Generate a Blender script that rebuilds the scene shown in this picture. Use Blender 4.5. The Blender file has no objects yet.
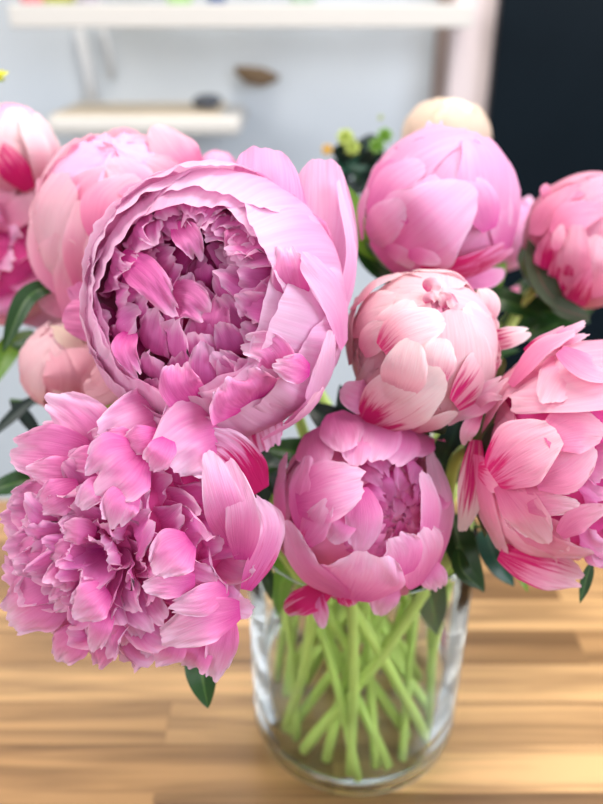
import bpy, bmesh, math, random
import numpy as np
from mathutils import Vector

# ------------------------------------------------------------------ camera
F = 750.0                                   # focal length in photo pixels (603x804)
PITCH = math.radians(28.0)
CAM = np.array((-0.039, -0.396, 0.483))
sc = bpy.context.scene
COL = sc.collection
cd = bpy.data.cameras.new('camera')
cam = bpy.data.objects.new('camera', cd)
COL.objects.link(cam)
cam.location = CAM
cam.rotation_euler = (math.pi/2 - PITCH, 0, 0)
cd.sensor_fit = 'VERTICAL'
cd.sensor_height = 36.0
cd.lens = F/804.0*36.0
cd.clip_start = 0.02
cd.dof.use_dof = True
cd.dof.focus_distance = 0.335
cd.dof.aperture_fstop = 4.6
sc.camera = cam

# ------------------------------------------------------------------ world, lights, exposure
w = bpy.data.worlds.new('world')
sc.world = w
w.use_nodes = True
bg = w.node_tree.nodes['Background']
bg.inputs[0].default_value = (0.93, 0.96, 1.0, 1)
bg.inputs[1].default_value = 0.33


def area(name, loc, target, sx, sy, power, col):
    l = bpy.data.lights.new(name, 'AREA')
    l.shape = 'RECTANGLE'; l.size = sx; l.size_y = sy; l.energy = power; l.color = col
    o = bpy.data.objects.new(name, l); COL.objects.link(o)
    o.location = loc
    o.rotation_euler = (Vector(target) - Vector(loc)).to_track_quat('-Z', 'Y').to_euler()
    return o


area('daylight_right', (1.2, -0.45, 0.95), (0.1, 0, .15), 0.9, 1.0, 26, (0.86, 0.90, 1.0))
area('daylight_left', (-1.8, -0.7, 1.3), (0, 0, .25), 0.9, 1.2, 30, (1.0, 0.955, 0.93))
area('front_fill', (0.35, -2.0, 1.35), (0, 0, .25), 1.4, 1.0, 13, (0.97, 0.96, 1.0))  # added fill behind the camera, brightens the hollow of the open bloom
area('ceiling_light', (0.1, 0.35, 2.0), (0, 0.1, .2), 1.0, 0.8, 35, (1.0, 0.91, 0.82))
area('wall_light', (-0.1, 0.3, 1.9), (-0.1, 1.5, .3), 2.0, 0.6, 7, (0.97, 0.98, 1.0))

sc.view_settings.view_transform = 'Standard'
sc.view_settings.look = 'None'
sc.view_settings.gamma = 1.0
sc.view_settings.use_curve_mapping = False
sc.view_settings.exposure = 0.06
sc.cycles.max_bounces = 40
sc.cycles.transmission_bounces = 40
sc.cycles.glossy_bounces = 16
sc.cycles.caustics_refractive = True
sc.cycles.caustics_reflective = True
sc.cycles.sample_clamp_indirect = 6.0

RT = np.array((1.0, 0, 0))
UP = np.array((0, math.sin(PITCH), math.cos(PITCH)))
BK = np.array((0, -math.cos(PITCH), math.sin(PITCH)))


def P(u, v, d):
    return CAM - BK*d + RT*((u-301.5)/F*d) + UP*((402-v)/F*d)


def Py(u, v, y):                             # a photo pixel at a given world y
    r = -BK + RT*((u-301.5)/F) + UP*((402-v)/F)
    return CAM + r*((y-CAM[1])/r[1])


# ------------------------------------------------------------------ materials
def newmat(name):
    m = bpy.data.materials.new(name); m.use_nodes = True
    nt = m.node_tree
    return m, nt, nt.nodes, nt.links, nt.nodes['Principled BSDF']


def plain(name, col, rough=.6, noise=0.06, nscale=8, metal=0, spec=.5):
    m, nt, N, L, b = newmat(name)
    tc = N.new('ShaderNodeTexCoord')
    nz = N.new('ShaderNodeTexNoise'); nz.inputs['Scale'].default_value = nscale; nz.inputs['Detail'].default_value = 4
    L.new(tc.outputs['Object'], nz.inputs['Vector'])
    mx = N.new('ShaderNodeMix'); mx.data_type = 'RGBA'
    mx.inputs['A'].default_value = (*[c*(1-noise) for c in col], 1)
    mx.inputs['B'].default_value = (*[min(1, c*(1+noise)) for c in col], 1)
    L.new(nz.outputs['Fac'], mx.inputs['Factor'])
    L.new(mx.outputs['Result'], b.inputs['Base Color'])
    b.inputs['Roughness'].default_value = rough
    b.inputs['Metallic'].default_value = metal
    b.inputs['Specular IOR Level'].default_value = spec
    return m


def petal_material(name, pale, mid, deep, trans=.38):
    """vertex attribute 'tint': R = depth of pink, G = amount of crimson streaking, B = seed; UV: x across, y base to tip"""
    m, nt, N, L, b = newmat(name)
    at = N.new('ShaderNodeAttribute'); at.attribute_name = 'tint'
    sp = N.new('ShaderNodeSeparateColor'); L.new(at.outputs['Color'], sp.inputs[0])
    uv = N.new('ShaderNodeUVMap')
    sx = N.new('ShaderNodeSeparateXYZ'); L.new(uv.outputs[0], sx.inputs[0])

    def math_(op, a, c=None, clamp=False):
        n = N.new('ShaderNodeMath'); n.operation = op; n.use_clamp = clamp
        for i, x in enumerate((a, c)):
            if x is None: continue
            if isinstance(x, (int, float)): n.inputs[i].default_value = x
            else: L.new(x, n.inputs[i])
        return n.outputs[0]

    def vec(sxx, syy):
        cb = N.new('ShaderNodeCombineXYZ')
        L.new(math_('MULTIPLY', sx.outputs[0], sxx), cb.inputs[0])
        L.new(math_('MULTIPLY', sx.outputs[1], syy), cb.inputs[1])
        L.new(math_('MULTIPLY', sp.outputs[2], 37.0), cb.inputs[2])
        return cb.outputs[0]
    n1 = N.new('ShaderNodeTexNoise'); n1.inputs['Scale'].default_value = 1; n1.inputs['Detail'].default_value = 3
    L.new(vec(9, 1.3), n1.inputs['Vector'])
    n2 = N.new('ShaderNodeTexNoise'); n2.inputs['Scale'].default_value = 1; n2.inputs['Detail'].default_value = 3
    L.new(vec(34, 2.2), n2.inputs['Vector'])
    n3 = N.new('ShaderNodeTexNoise'); n3.inputs['Scale'].default_value = 1; n3.inputs['Detail'].default_value = 2
    L.new(vec(2.2, 2.2), n3.inputs['Vector'])
    # depth of pink with soft blotches and veins
    d = math_('ADD', sp.outputs[0], math_('MULTIPLY', math_('SUBTRACT', n3.outputs[0], .5), .22))
    d = math_('ADD', d, math_('MULTIPLY', math_('SUBTRACT', n2.outputs[0], .5), .3), True)
    cr = N.new('ShaderNodeValToRGB')
    e = cr.color_ramp.elements
    e[0].position = 0; e[0].color = (*pale, 1)
    e[1].position = 1; e[1].color = (*deep, 1)
    k = cr.color_ramp.elements.new(.45); k.color = (*mid, 1)
    L.new(d, cr.inputs[0])
    # crimson streaks
    s = math_('ADD', n1.outputs[0], math_('MULTIPLY', math_('SUBTRACT', n2.outputs[0], .5), .5))
    s = math_('ADD', s, math_('SUBTRACT', sp.outputs[1], .98))
    s = math_('MULTIPLY', s, 6.0, True)
    mx = N.new('ShaderNodeMix'); mx.data_type = 'RGBA'
    L.new(s, mx.inputs['Factor'])
    L.new(cr.outputs[0], mx.inputs['A'])
    mx.inputs['B'].default_value = (0.62, 0.012, 0.16, 1)
    L.new(mx.outputs['Result'], b.inputs['Base Color'])
    b.inputs['Roughness'].default_value = .5
    b.inputs['Specular IOR Level'].default_value = .25
    b.inputs['Sheen Weight'].default_value = .12
    bp = N.new('ShaderNodeBump'); bp.inputs['Strength'].default_value = .38; bp.inputs['Distance'].default_value = .0012
    L.new(n2.outputs[0], bp.inputs['Height'])
    L.new(bp.outputs[0], b.inputs['Normal'])
    tr = N.new('ShaderNodeBsdfTranslucent')
    L.new(mx.outputs['Result'], tr.inputs['Color'])
    ms = N.new('ShaderNodeMixShader'); ms.inputs[0].default_value = trans
    L.new(b.outputs[0], ms.inputs[1]); L.new(tr.outputs[0], ms.inputs[2])
    L.new(ms.outputs[0], N['Material Output'].inputs['Surface'])
    return m


PINK = petal_material('pink_petal', (0.89, 0.59, 0.78), (0.82, 0.25, 0.53), (0.60, 0.02, 0.29), .40)
INNER = petal_material('inner_pink_petal', (0.89, 0.55, 0.76), (0.80, 0.22, 0.55), (0.66, 0.03, 0.36), .5)
BLUSH = petal_material('blush_petal', (0.91, 0.76, 0.765), (0.85, 0.44, 0.53), (0.60, 0.03, 0.19))
ROSE = petal_material('rose_petal', (0.90, 0.64, 0.72), (0.83, 0.29, 0.47), (0.60, 0.025, 0.23), .40)
CREAM = petal_material('cream_petal', (0.80, 0.68, 0.54), (0.80, 0.56, 0.50), (0.8, 0.4, 0.45))


def leaf_material(name, c1, c2, rough=.42):
    m, nt, N, L, b = newmat(name)
    uv = N.new('ShaderNodeUVMap'); sx = N.new('ShaderNodeSeparateXYZ'); L.new(uv.outputs[0], sx.inputs[0])
    a = N.new('ShaderNodeMath'); a.operation = 'SUBTRACT'; L.new(sx.outputs[0], a.inputs[0]); a.inputs[1].default_value = .5
    ab = N.new('ShaderNodeMath'); ab.operation = 'ABSOLUTE'; L.new(a.outputs[0], ab.inputs[0])
    cr = N.new('ShaderNodeValToRGB'); e = cr.color_ramp.elements
    e[0].position = .0; e[0].color = (*c2, 1); e[1].position = .07; e[1].color = (*c1, 1)
    L.new(ab.outputs[0], cr.inputs[0])
    wv = N.new('ShaderNodeTexNoise'); wv.inputs['Scale'].default_value = 14
    L.new(uv.outputs[0], wv.inputs['Vector'])
    mx = N.new('ShaderNodeMix'); mx.data_type = 'RGBA'; mx.blend_type = 'MULTIPLY'; mx.inputs['Factor'].default_value = .35
    L.new(cr.outputs[0], mx.inputs['A']); L.new(wv.outputs['Color'], mx.inputs['B'])
    L.new(mx.outputs['Result'], b.inputs['Base Color'])
    b.inputs['Roughness'].default_value = rough
    tr = N.new('ShaderNodeBsdfTranslucent'); L.new(mx.outputs['Result'], tr.inputs['Color'])
    ms = N.new('ShaderNodeMixShader'); ms.inputs[0].default_value = .2
    L.new(b.outputs[0], ms.inputs[1]); L.new(tr.outputs[0], ms.inputs[2])
    L.new(ms.outputs[0], N['Material Output'].inputs['Surface'])
    return m


LEAF = leaf_material('peony_leaf', (0.022, 0.085, 0.018), (0.10, 0.22, 0.05))
LEAF_TEAL = leaf_material('blue_green_leaf', (0.02, 0.10, 0.065), (0.06, 0.2, 0.12))
LEAF_LIGHT = leaf_material('young_leaf', (0.16, 0.36, 0.03), (0.3, 0.5, 0.1))
LEAF_DARK = leaf_material('dark_leaf', (0.012, 0.03, 0.026), (0.03, 0.07, 0.05))
LIME = leaf_material('lime_floret', (0.50, 0.62, 0.12), (0.65, 0.72, 0.25))
YELLOW = leaf_material('yellow_tip', (0.75, 0.72, 0.04), (0.5, 0.6, 0.05))
SEPAL = leaf_material('sepal_green', (0.10, 0.16, 0.035), (0.22, 0.12, 0.06))
SEPAL_DARK = leaf_material('dark_sepal', (0.035, 0.05, 0.018), (0.10, 0.05, 0.03), .75)
STEM = plain('stem_green', (0.50, 0.67, 0.17), .45, .2, 30)
STEM_DARK = plain('dark_stem', (0.05, 0.12, 0.03), .5, .25, 30)
HEART = plain('pale_petal_heart', (0.84, 0.36, 0.55), .7, .15, 60)
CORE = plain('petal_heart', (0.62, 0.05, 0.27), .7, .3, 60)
WALLM = plain('grey_white_wall', (0.53, 0.585, 0.635), .8, .03, 3)
PILLARM = plain('pinkish_plaster', (0.74, 0.64, 0.64), .8, .03, 3)
PILLARSIDE = plain('shaded_reveal', (0.30, 0.24, 0.22), .8, .1, 6)  # pillar side edge, its shade put into the colour
SHELFM = plain('white_shelf_board', (0.60, 0.585, 0.55), .5, .03, 6)
SHELFTOP = plain('tan_board', (0.62, 0.52, 0.38), .6, .15, 12)
BLACK = plain('black_panel', (0.004, 0.008, 0.012), .4, .3, 4, 0, .06)
FLOORM = plain('pale_floor', (0.62, 0.63, 0.64), .6, .06, 3)
LEGM = plain('white_steel', (0.7, 0.7, 0.7), .4, .03, 6)
DARKOBJ = plain('dark_grey_stone', (0.10, 0.11, 0.13), .6, .3, 40)
TWIG = plain('brown_twig', (0.17, 0.11, 0.06), .8, .3, 40)
CABLE = plain('white_cable', (0.62, 0.645, 0.67), .5, .02, 6)


def wood_material():
    m, nt, N, L, b = newmat('butcher_block_wood')
    tc = N.new('ShaderNodeTexCoord')
    mp = N.new('ShaderNodeMapping'); L.new(tc.outputs['Object'], mp.inputs[0])
    mp.inputs['Location'].default_value = (0.115, 0.026, 0)
    br = N.new('ShaderNodeTexBrick')
    L.new(mp.outputs[0], br.inputs['Vector'])
    br.offset = .37; br.offset_frequency = 2; br.squash = 1
    br.inputs['Scale'].default_value = 1
    br.inputs['Brick Width'].default_value = .34
    br.inputs['Row Height'].default_value = .038
    br.inputs['Mortar Size'].default_value = .0006
    br.inputs['Mortar Smooth'].default_value = .3
    br.inputs['Bias'].default_value = -.15
    br.inputs['Color1'].default_value = (0, 0, 0, 1)
    br.inputs['Color2'].default_value = (1, 1, 1, 1)
    br.inputs['Mortar'].default_value = (.5, .5, .5, 1)
    cr = N.new('ShaderNodeValToRGB'); e = cr.color_ramp.elements
    e[0].position = 0; e[0].color = (0.60, 0.365, 0.165, 1)
    e[1].position = 1; e[1].color = (0.13, 0.068, 0.028, 1)
    k = e.new(.45); k.color = (0.39, 0.22, 0.092, 1)
    L.new(br.outputs['Color'], cr.inputs[0])
    # grain, offset per stave
    mp2 = N.new('ShaderNodeMapping'); mp2.inputs['Scale'].default_value = (4, 70, 1)
    L.new(tc.outputs['Object'], mp2.inputs[0])
    ad = N.new('ShaderNodeVectorMath'); ad.operation = 'ADD'
    sc_ = N.new('ShaderNodeVectorMath'); sc_.operation = 'SCALE'; sc_.inputs['Scale'].default_value = 9
    L.new(br.outputs['Color'], sc_.inputs[0])
    L.new(mp2.outputs[0], ad.inputs[0]); L.new(sc_.outputs[0], ad.inputs[1])
    nz = N.new('ShaderNodeTexNoise'); nz.inputs['Scale'].default_value = 1; nz.inputs['Detail'].default_value = 5
    nz.inputs['Distortion'].default_value = .6
    L.new(ad.outputs[0], nz.inputs['Vector'])
    g = N.new('ShaderNodeValToRGB'); e = g.color_ramp.elements
    e[0].position = .3; e[0].color = (.42, .37, .33, 1); e[1].position = .64; e[1].color = (1.28, 1.26, 1.22, 1)
    L.new(nz.outputs['Fac'], g.inputs[0])
    mx = N.new('ShaderNodeMix'); mx.data_type = 'RGBA'; mx.blend_type = 'MULTIPLY'; mx.inputs['Factor'].default_value = .9
    L.new(cr.outputs[0], mx.inputs['A']); L.new(g.outputs[0], mx.inputs['B'])
    L.new(mx.outputs['Result'], b.inputs['Base Color'])
    b.inputs['Roughness'].default_value = .33
    b.inputs['Specular IOR Level'].default_value = .6
    b.inputs['Coat Weight'].default_value = .25
    b.inputs['Coat Roughness'].default_value = .25
    return m


WOOD = wood_material()


def glass_material(name, col, ior, rough=0.0):
    m, nt, N, L, b = newmat(name)
    b.inputs['Base Color'].default_value = (*col, 1)
    b.inputs['Transmission Weight'].default_value = 1
    b.inputs['IOR'].default_value = ior
    b.inputs['Roughness'].default_value = rough
    return m


GLASS = glass_material('clear_glass', (0.95, 0.995, 0.965), 1.13)
WATER = glass_material('water', (0.985, 1.0, 0.99), 1.12)


# ------------------------------------------------------------------ mesh helpers
def tag(o, label=None, cat=None, group=None, kind=None):
    if label: o['label'] = label
    if cat: o['category'] = cat
    if group: o['group'] = group
    if kind: o['kind'] = kind
    return o


def link(name, verts, faces, mat, parent=None, smooth=True, loc=(0, 0, 0)):
    me = bpy.data.meshes.new(name)
    me.from_pydata([tuple(v) for v in verts], [], [tuple(f) for f in faces])
    if smooth: me.polygons.foreach_set('use_smooth', [True]*len(me.polygons))
    me.materials.append(mat)
    o = bpy.data.objects.new(name, me); COL.objects.link(o)
    if parent is not None: o.parent = parent
    o.location = loc
    return o


def empty(name, loc):
    o = bpy.data.objects.new(name, None); COL.objects.link(o); o.location = loc; o.empty_display_size = .02
    return o


def box(name, lo, hi, mat, parent=None, bevel=0.0, base=(0, 0, 0)):
    (a, b_, c), (d, e, f) = lo, hi
    v = [(a, b_, c), (d, b_, c), (d, e, c), (a, e, c), (a, b_, f), (d, b_, f), (d, e, f), (a, e, f)]
    v = [(x-base[0], y-base[1], z-base[2]) for x, y, z in v]
    fs = [(0, 3, 2, 1), (4, 5, 6, 7), (0, 1, 5, 4), (1, 2, 6, 5), (2, 3, 7, 6), (3, 0, 4, 7)]
    o = link(name, v, fs, mat, parent, smooth=False, loc=base if parent is None else (0, 0, 0))
    if bevel:
        m = o.modifiers.new('bevel', 'BEVEL'); m.width = bevel; m.segments = 3
    return o


def tube(name, pts, radii, mat, parent=None, base=(0, 0, 0), n=10, caps=True):
    pts = np.array(pts, float) - np.array(base)
    k = len(pts)
    if np.isscalar(radii): radii = [radii]*k
    T = np.gradient(pts, axis=0); T /= np.linalg.norm(T, axis=1)[:, None] + 1e-12
    ref = np.array((0, 0, 1.0)) if abs(T[0][2]) < .9 else np.array((1.0, 0, 0))
    A = np.cross(T[0], ref); A /= np.linalg.norm(A)
    V = []
    for i in range(k):
        A = A - T[i]*A.dot(T[i]); A /= np.linalg.norm(A)
        B = np.cross(T[i], A)
        for j in range(n):
            t = 2*math.pi*j/n
            V.append(pts[i] + radii[i]*(math.cos(t)*A + math.sin(t)*B))
    Fc = [(i*n+j, i*n+(j+1) % n, (i+1)*n+(j+1) % n, (i+1)*n+j) for i in range(k-1) for j in range(n)]
    if caps:
        Fc += [tuple(range(n-1, -1, -1)), tuple(range((k-1)*n, k*n))]
    return link(name, V, Fc, mat, parent, loc=base if parent is None else (0, 0, 0))


def lathe(name, prof, mat, parent=None, n=64, loc=(0, 0, 0)):
    V = []; Fc = []
    for r, z in prof:
        for j in range(n):
            t = 2*math.pi*j/n; V.append((r*math.cos(t), r*math.sin(t), z))
    k = len(prof)
    for i in range(k-1):
        for j in range(n):
            Fc.append((i*n+j, i*n+(j+1) % n, (i+1)*n+(j+1) % n, (i+1)*n+j))
    Fc.append(tuple(range(n-1, -1, -1))); Fc.append(tuple(range((k-1)*n, k*n)))
    o = link(name, V, Fc, mat, parent, loc=loc)
    bm = bmesh.new(); bm.from_mesh(o.data); bmesh.ops.recalc_face_normals(bm, faces=bm.faces); bm.to_mesh(o.data); bm.free()
    return o


def catmull(pts, m=60):
    pts = np.array(pts, float)
    if len(pts) == 2: pts = np.array([pts[0], (pts[0]+pts[1])/2, pts[1]])
    p = np.vstack([2*pts[0]-pts[1], pts, 2*pts[-1]-pts[-2]])
    out = []
    n = len(pts)-1
    for i in range(n):
        a, b, c, d = p[i:i+4]
        for t in np.linspace(0, 1, m//n+1)[(1 if i else 0):]:
            out.append(.5*((2*b)+(c-a)*t+(2*a-5*b+4*c-d)*t*t+(-a+3*b-3*c+d)*t**3))
    out = np.array(out)
    s = np.concatenate([[0], np.cumsum(np.linalg.norm(np.diff(out, axis=0), axis=1))])
    q = np.linspace(0, s[-1], m)
    return np.stack([np.interp(q, s, out[:, j]) for j in range(3)], 1), s[-1]


def wav(x, rng, f):
    """smooth 1-D noise, about -1..1"""
    y = 0*x
    for k in range(4):
        y = y + math.sin(0)+np.sin(x*f*(1+.63*k)+rng.uniform(0, 6.28))*(.6**k)
    return y/1.7


def petal_mesh(spine, center, w, rng, nu=17, nv=20, wrap=None, ruffle=.05, rfreq=5, jag=.03, notch=0, rd=.28, rp=2.4,
               curl=0.0, cup=0.0, base=.42, vm=.6, d0=.75, d1=.15, streak=0.0, sv=.5, nrm=None, roll=0.0, side=0.0, rim=0.0, pleat=.02, gexp=1.3):
    """one petal. spine base->tip, half width w; wrap = radius it wraps around (convex outward)"""
    S, Ln = catmull(spine)
    m = len(S)
    T = np.gradient(S, axis=0); T /= np.linalg.norm(T, axis=1)[:, None]
    if nrm is None: Nn = S - center
    else:
        Nn = np.array(nrm, float)
        Nn = np.tile(Nn, (m, 1)) if Nn.ndim == 1 else Nn
    Nn = Nn - T*np.sum(Nn*T, 1)[:, None]
    Nn /= np.linalg.norm(Nn, axis=1)[:, None] + 1e-9
    B = np.cross(T, Nn)
    u = np.linspace(-1, 1, nu); v = np.linspace(0, 1, nv)
    U, V = np.meshgrid(u, v)
    Lu = 1 - rd*np.abs(u)**rp + jag*.7*wav(u, rng, 5) + .3*jag*wav(u, rng, 19)
    if notch:
        u0 = rng.uniform(-.35, .35)
        Lu = Lu - notch*np.exp(-((u-u0)/.12)**2)
        if rng.random() < .6:
            u1 = u0 + rng.choice((-1, 1))*rng.uniform(.4, .6)
            Lu = Lu - .6*notch*np.exp(-((u-u1)/.12)**2)
    t = np.clip(V*Lu[None, :]*(1 if Lu.max() <= 1 else 1/Lu.max()), 0, 1)
    wv = np.where(V < vm, base+(1-base)*np.sin(np.pi/2*np.clip(V/vm, 0, 1))**.9, 1-.22*((V-vm)/(1-vm))**2)
    wv = wv*(1 + .05*wav(V*1.0, rng, 6))
    X = U*wv*w
    idx = t*(m-1)
    i0 = np.clip(idx.astype(int), 0, m-2); fr = (idx-i0)[..., None]
    lerp = lambda A: A[i0]*(1-fr)+A[i0+1]*fr
    s, n_, b_ = lerp(S), lerp(Nn), lerp(B)
    if wrap:
        al = np.clip(X/wrap, -2.6, 2.6)
        lat, dep = wrap*np.sin(al), wrap*(np.cos(al)-1)
    else:
        lat, dep = X, 0*X
    e = np.clip(np.abs(U)**2*.8*V + V**4, 0, 1.3)
    h = ruffle*w*e*wav(U*1.0+V*1.3, rng, rfreq) + .35*ruffle*w*wav(U*2.0-V*2.1, rng, 4)*V
    h = h + .3*ruffle*w*e*wav(U*1.7-V, rng, rfreq*2.3)
    h = h + pleat*w*V**1.5*(wav(U*1.0+.25*V, rng, 15)*.6+wav(U*1.0, rng, 30)*.4)
    h = h + curl*Ln*V**4 + cup*w*(U**2) + side*w*U*V
    if roll:
        q = np.clip((V-.8)/.2, 0, 1)
        h = h + roll*w*q**2
    pos = s + b_*lat[..., None] + n_*(dep+h)[..., None]
    verts = pos.reshape(-1, 3)
    faces = [(j*nu+i, j*nu+i+1, (j+1)*nu+i+1, (j+1)*nu+i) for j in range(nv-1) for i in range(nu-1)]
    deep = d1 + (d0-d1)*(1-np.clip(V, 0, 1))**gexp - rim*np.clip((np.maximum(V, .35+.65*np.abs(U)*V**.3)-.8)/.2, 0, 1)
    st = streak*np.clip(1.15-np.abs(V-(1-sv)*0)*(1.0/max(sv, .05))*.8, 0, 1)
    tint = np.stack([np.clip(deep, 0, 1), np.clip(st, 0, 1), np.full_like(V, rng.random()), np.ones_like(V)], -1).reshape(-1, 4)
    uvs = np.stack([U*.5+.5, V], -1).reshape(-1, 2)
    return verts, faces, uvs, tint


def link_petal(name, data, mat, parent, base):
    verts, faces, uvs, tint = data
    o = link(name, verts-np.array(base), faces, mat, parent)
    me = o.data
    ul = me.uv_layers.new(name='UVMap')
    li = np.empty(len(me.loops), dtype=np.int32); me.loops.foreach_get('vertex_index', li)
    ul.data.foreach_set('uv', uvs[li].astype(np.float32).ravel())
    if tint is not None:
        ca = me.color_attributes.new('tint', 'FLOAT_COLOR', 'POINT')
        ca.data.foreach_set('color', tint.astype(np.float32).ravel())
    return o


def leaf(parent, base, pts, w, mat, name='leaf', nrm=None, fold=.25, wavy=.05, seed=1, tip=1.0):
    rng = random.Random(seed)
    S, Ln = catmull(pts); m = len(S)
    T = np.gradient(S, axis=0); T /= np.linalg.norm(T, axis=1)[:, None]
    nrm = BK*1.0 + np.array((0, 0, .5)) if nrm is None else np.array(nrm, float)
    Nn = np.tile(nrm, (m, 1)); Nn -= T*np.sum(Nn*T, 1)[:, None]; Nn /= np.linalg.norm(Nn, axis=1)[:, None]
    B = np.cross(T, Nn)
    nu, nv = 9, 22
    U, V = np.meshgrid(np.linspace(-1, 1, nu), np.linspace(0, 1, nv))
    prof = np.clip(np.sin(np.pi*np.clip(V, 0, 1)**.85), 0, 1)**.8*(1-.15*V) + .03
    X = U*w*prof
    idx = V*(m-1); i0 = np.clip(idx.astype(int), 0, m-2); fr = (idx-i0)[..., None]
    lerp = lambda A: A[i0]*(1-fr)+A[i0+1]*fr
    h = fold*np.abs(X) + wavy*w*np.abs(U)*wav(V*1.0+U*.6, rng, 9)
    pos = lerp(S)+lerp(B)*X[..., None]+lerp(Nn)*h[..., None]
    faces = [(j*nu+i, j*nu+i+1, (j+1)*nu+i+1, (j+1)*nu+i) for j in range(nv-1) for i in range(nu-1)]
    uvs = np.stack([U*.5+.5, V], -1).reshape(-1, 2)
    return link_petal(name, (pos.reshape(-1, 3), faces, uvs, None), mat, parent, base)


# ------------------------------------------------------------------ setting
wy = 1.25
box('floor', (-2.2, -2.0, -0.80), (2.2, 1.4, -0.75), FLOORM); tag(bpy.data.objects['floor'], kind='structure')
o = box('wall_back', (-2.2, wy, -0.75), (2.2, wy+.1, 1.7), WALLM); tag(o, kind='structure')
# pilaster beside the recess; shade on its side edge is a brown-coloured strip
pl = Py(452, 60, wy-.10)[0]; pr = Py(512, 60, wy-.10)[0]
o = box('pillar', (pl, wy-.10, -.75), (pr+.35, wy, 1.7), PILLARM, bevel=.003); tag(o, kind='structure')
o = box('pillar_shade_1', (pl-.02, wy-.05, -.75), (pl-.0005, wy, 1.7), PILLARSIDE); tag(o, kind='structure')

tb = np.array((0.1, 0.0, -0.75))
table = empty('table', tb)
tag(table, 'wooden butcher-block table carrying the glass vase of peonies', 'table')
y_back = 0.285
box('tabletop', (-0.75, -0.62, -0.038), (0.95, y_back, 0.0), WOOD, table, bevel=.003, base=tb)
for lx in (-.7, .84):
    for ly in (-.57, .18):
        box('leg', (lx, ly, -.75), (lx+.05, ly+.05, -.039), LEGM, table, bevel=.003, base=tb)

# upper shelf
ys = wy-.22
zt = Py(200, 4, ys)[2]; zb = Py(200, 28, ys)[2]
x0 = Py(8, 15, ys)[0]; x1 = Py(474, 15, ys)[0]
o = box('wall_shelf', (x0, ys, zb), (x1, wy-.1005, zt), SHELFM, bevel=.004)
tag(o, 'long thick white shelf across the top of the wall', 'shelf')
UZ = zt; UYS = ys
# lower shelf: board + tan top
ys2 = wy-.20
a = Py(44, 117, ys2); b_ = Py(240, 117, ys2); c_ = Py(200, 136, ys2)
sb = np.array(((a[0]+b_[0])/2, wy, c_[2]))
sh = empty('wall_shelf', sb)
tag(sh, 'short white shelf with a tan top, lower on the wall', 'shelf')
box('board', (a[0], ys2, c_[2]), (b_[0], wy-.001, a[2]), SHELFM, sh, bevel=.012, base=sb)
box('shelf_top', (a[0]+.01, ys2+.012, a[2]-.001), (b_[0]-.04, wy-.001, a[2]+.003), SHELFTOP, sh, bevel=.001, base=sb)
LZ = a[2]+.003

# cable strips on the wall
for (u0, v0, u1, v1, wd, lab) in ((78, 28, 94, 112, .011, 'pale strip hanging on the wall down to the lower shelf'),
                                  (102, 28, 112, 78, .006, 'thin short white strip hanging under the long shelf')):
    p0, p1 = Py(u0, v0, wy-.012), Py(u1, v1, wy-.012)
    o = tube('wall_cable', [p0, (p0*.5+p1*.5)+np.array((.004, 0, 0)), p1], wd, CABLE, base=tuple(p1), n=8)
    tag(o, lab, 'cable')

# dark stone on the lower shelf
def lump(name, c, r, mat, seed, lab, cat, n=16, amp=.12):
    rng = random.Random(seed)
    V = []; Fc = []
    ph = [rng.uniform(0, 6) for _ in range(6)]
    for i in range(n+1):
        th = math.pi*i/n
        for j in range(2*n):
            f = math.pi*j/n
            k = 1+amp*(math.sin(3*f+ph[0])*math.sin(th*2+ph[1])+.6*math.sin(5*f+ph[2])*math.sin(3*th+ph[3]))*math.sin(th)
            V.append((r[0]*k*math.sin(th)*math.cos(f), r[1]*k*math.sin(th)*math.sin(f), r[2]*(1-k*math.cos(th))))
    for i in range(n):
        for j in range(2*n):
            Fc.append((i*2*n+j, i*2*n+(j+1) % (2*n), (i+1)*2*n+(j+1) % (2*n), (i+1)*2*n+j))
    o = link(name, V, Fc, mat, loc=c); tag(o, lab, cat)
    return o


c = Py(207, 108, wy-.11)
lump('stone', (c[0], c[1], LZ+.001), (.028, .025, .013), DARKOBJ, 3, 'small dark grey stone on the short lower shelf', 'stone')
# driftwood piece on the wall
p0, p1 = Py(236, 69, wy-.02), Py(278, 78, wy-.02)
tw = [p0, p0*.7+p1*.3+np.array((0, -.008, -.006)), p0*.35+p1*.65+np.array((0, -.01, -.004)), p1]
o = tube('driftwood', tw, [.007, .017, .018, .006], TWIG, base=tuple(p0), n=10)
tag(o, 'small brown piece of driftwood fixed to the grey wall', 'driftwood')

# small pots standing on the upper shelf (only their feet show)
for (u, r, col, lab) in ((35, .032, (0.75, 0.25, 0.30), 'pink pot at the left end of the long shelf'),
                         (57, .034, (0.42, 0.45, 0.06), 'olive green pot beside the pink pot on the long shelf'),
                         (88, .024, (0.45, 0.42, 0.50), 'mauve grey pot on the long shelf'),
                         (179, .026, (0.35, 0.62, 0.22), 'bright green pot on the long shelf'),
                         (216, .020, (0.08, 0.14, 0.30), 'navy blue pot on the long shelf'),
                         (302, .026, (0.35, 0.50, 0.40), 'grey green pot towards the middle of the long shelf')):
    p = Py(u, 4, ys+.05)
    root = empty('flower_pot', (p[0], ys+.06, zt+.0005)); tag(root, lab, 'pot')
    pm = plain('pot_glaze', col, .35, .1, 20)
    lathe('pot_body', [(r*.8, 0), (r*.86, .004), (r, .055), (r*1.06, .056), (r*1.06, .064), (r*.95, .064), (r*.9, .05), (.001, .05)], pm, root, 28)
    for k in range(5):
        an = k*1.256+u
        b0 = np.array((0, 0, .048)); t1 = np.array((math.cos(an)*r*1.3, math.sin(an)*r*1.3, .12+.01*k))
        leaf(root, (0, 0, 0), [b0, (b0+t1)/2+np.array((0, 0, .02)), t1], .012, LEAF, nrm=(math.cos(an)*-.4, math.sin(an)*-.4, 1), seed=k+int(u))

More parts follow.
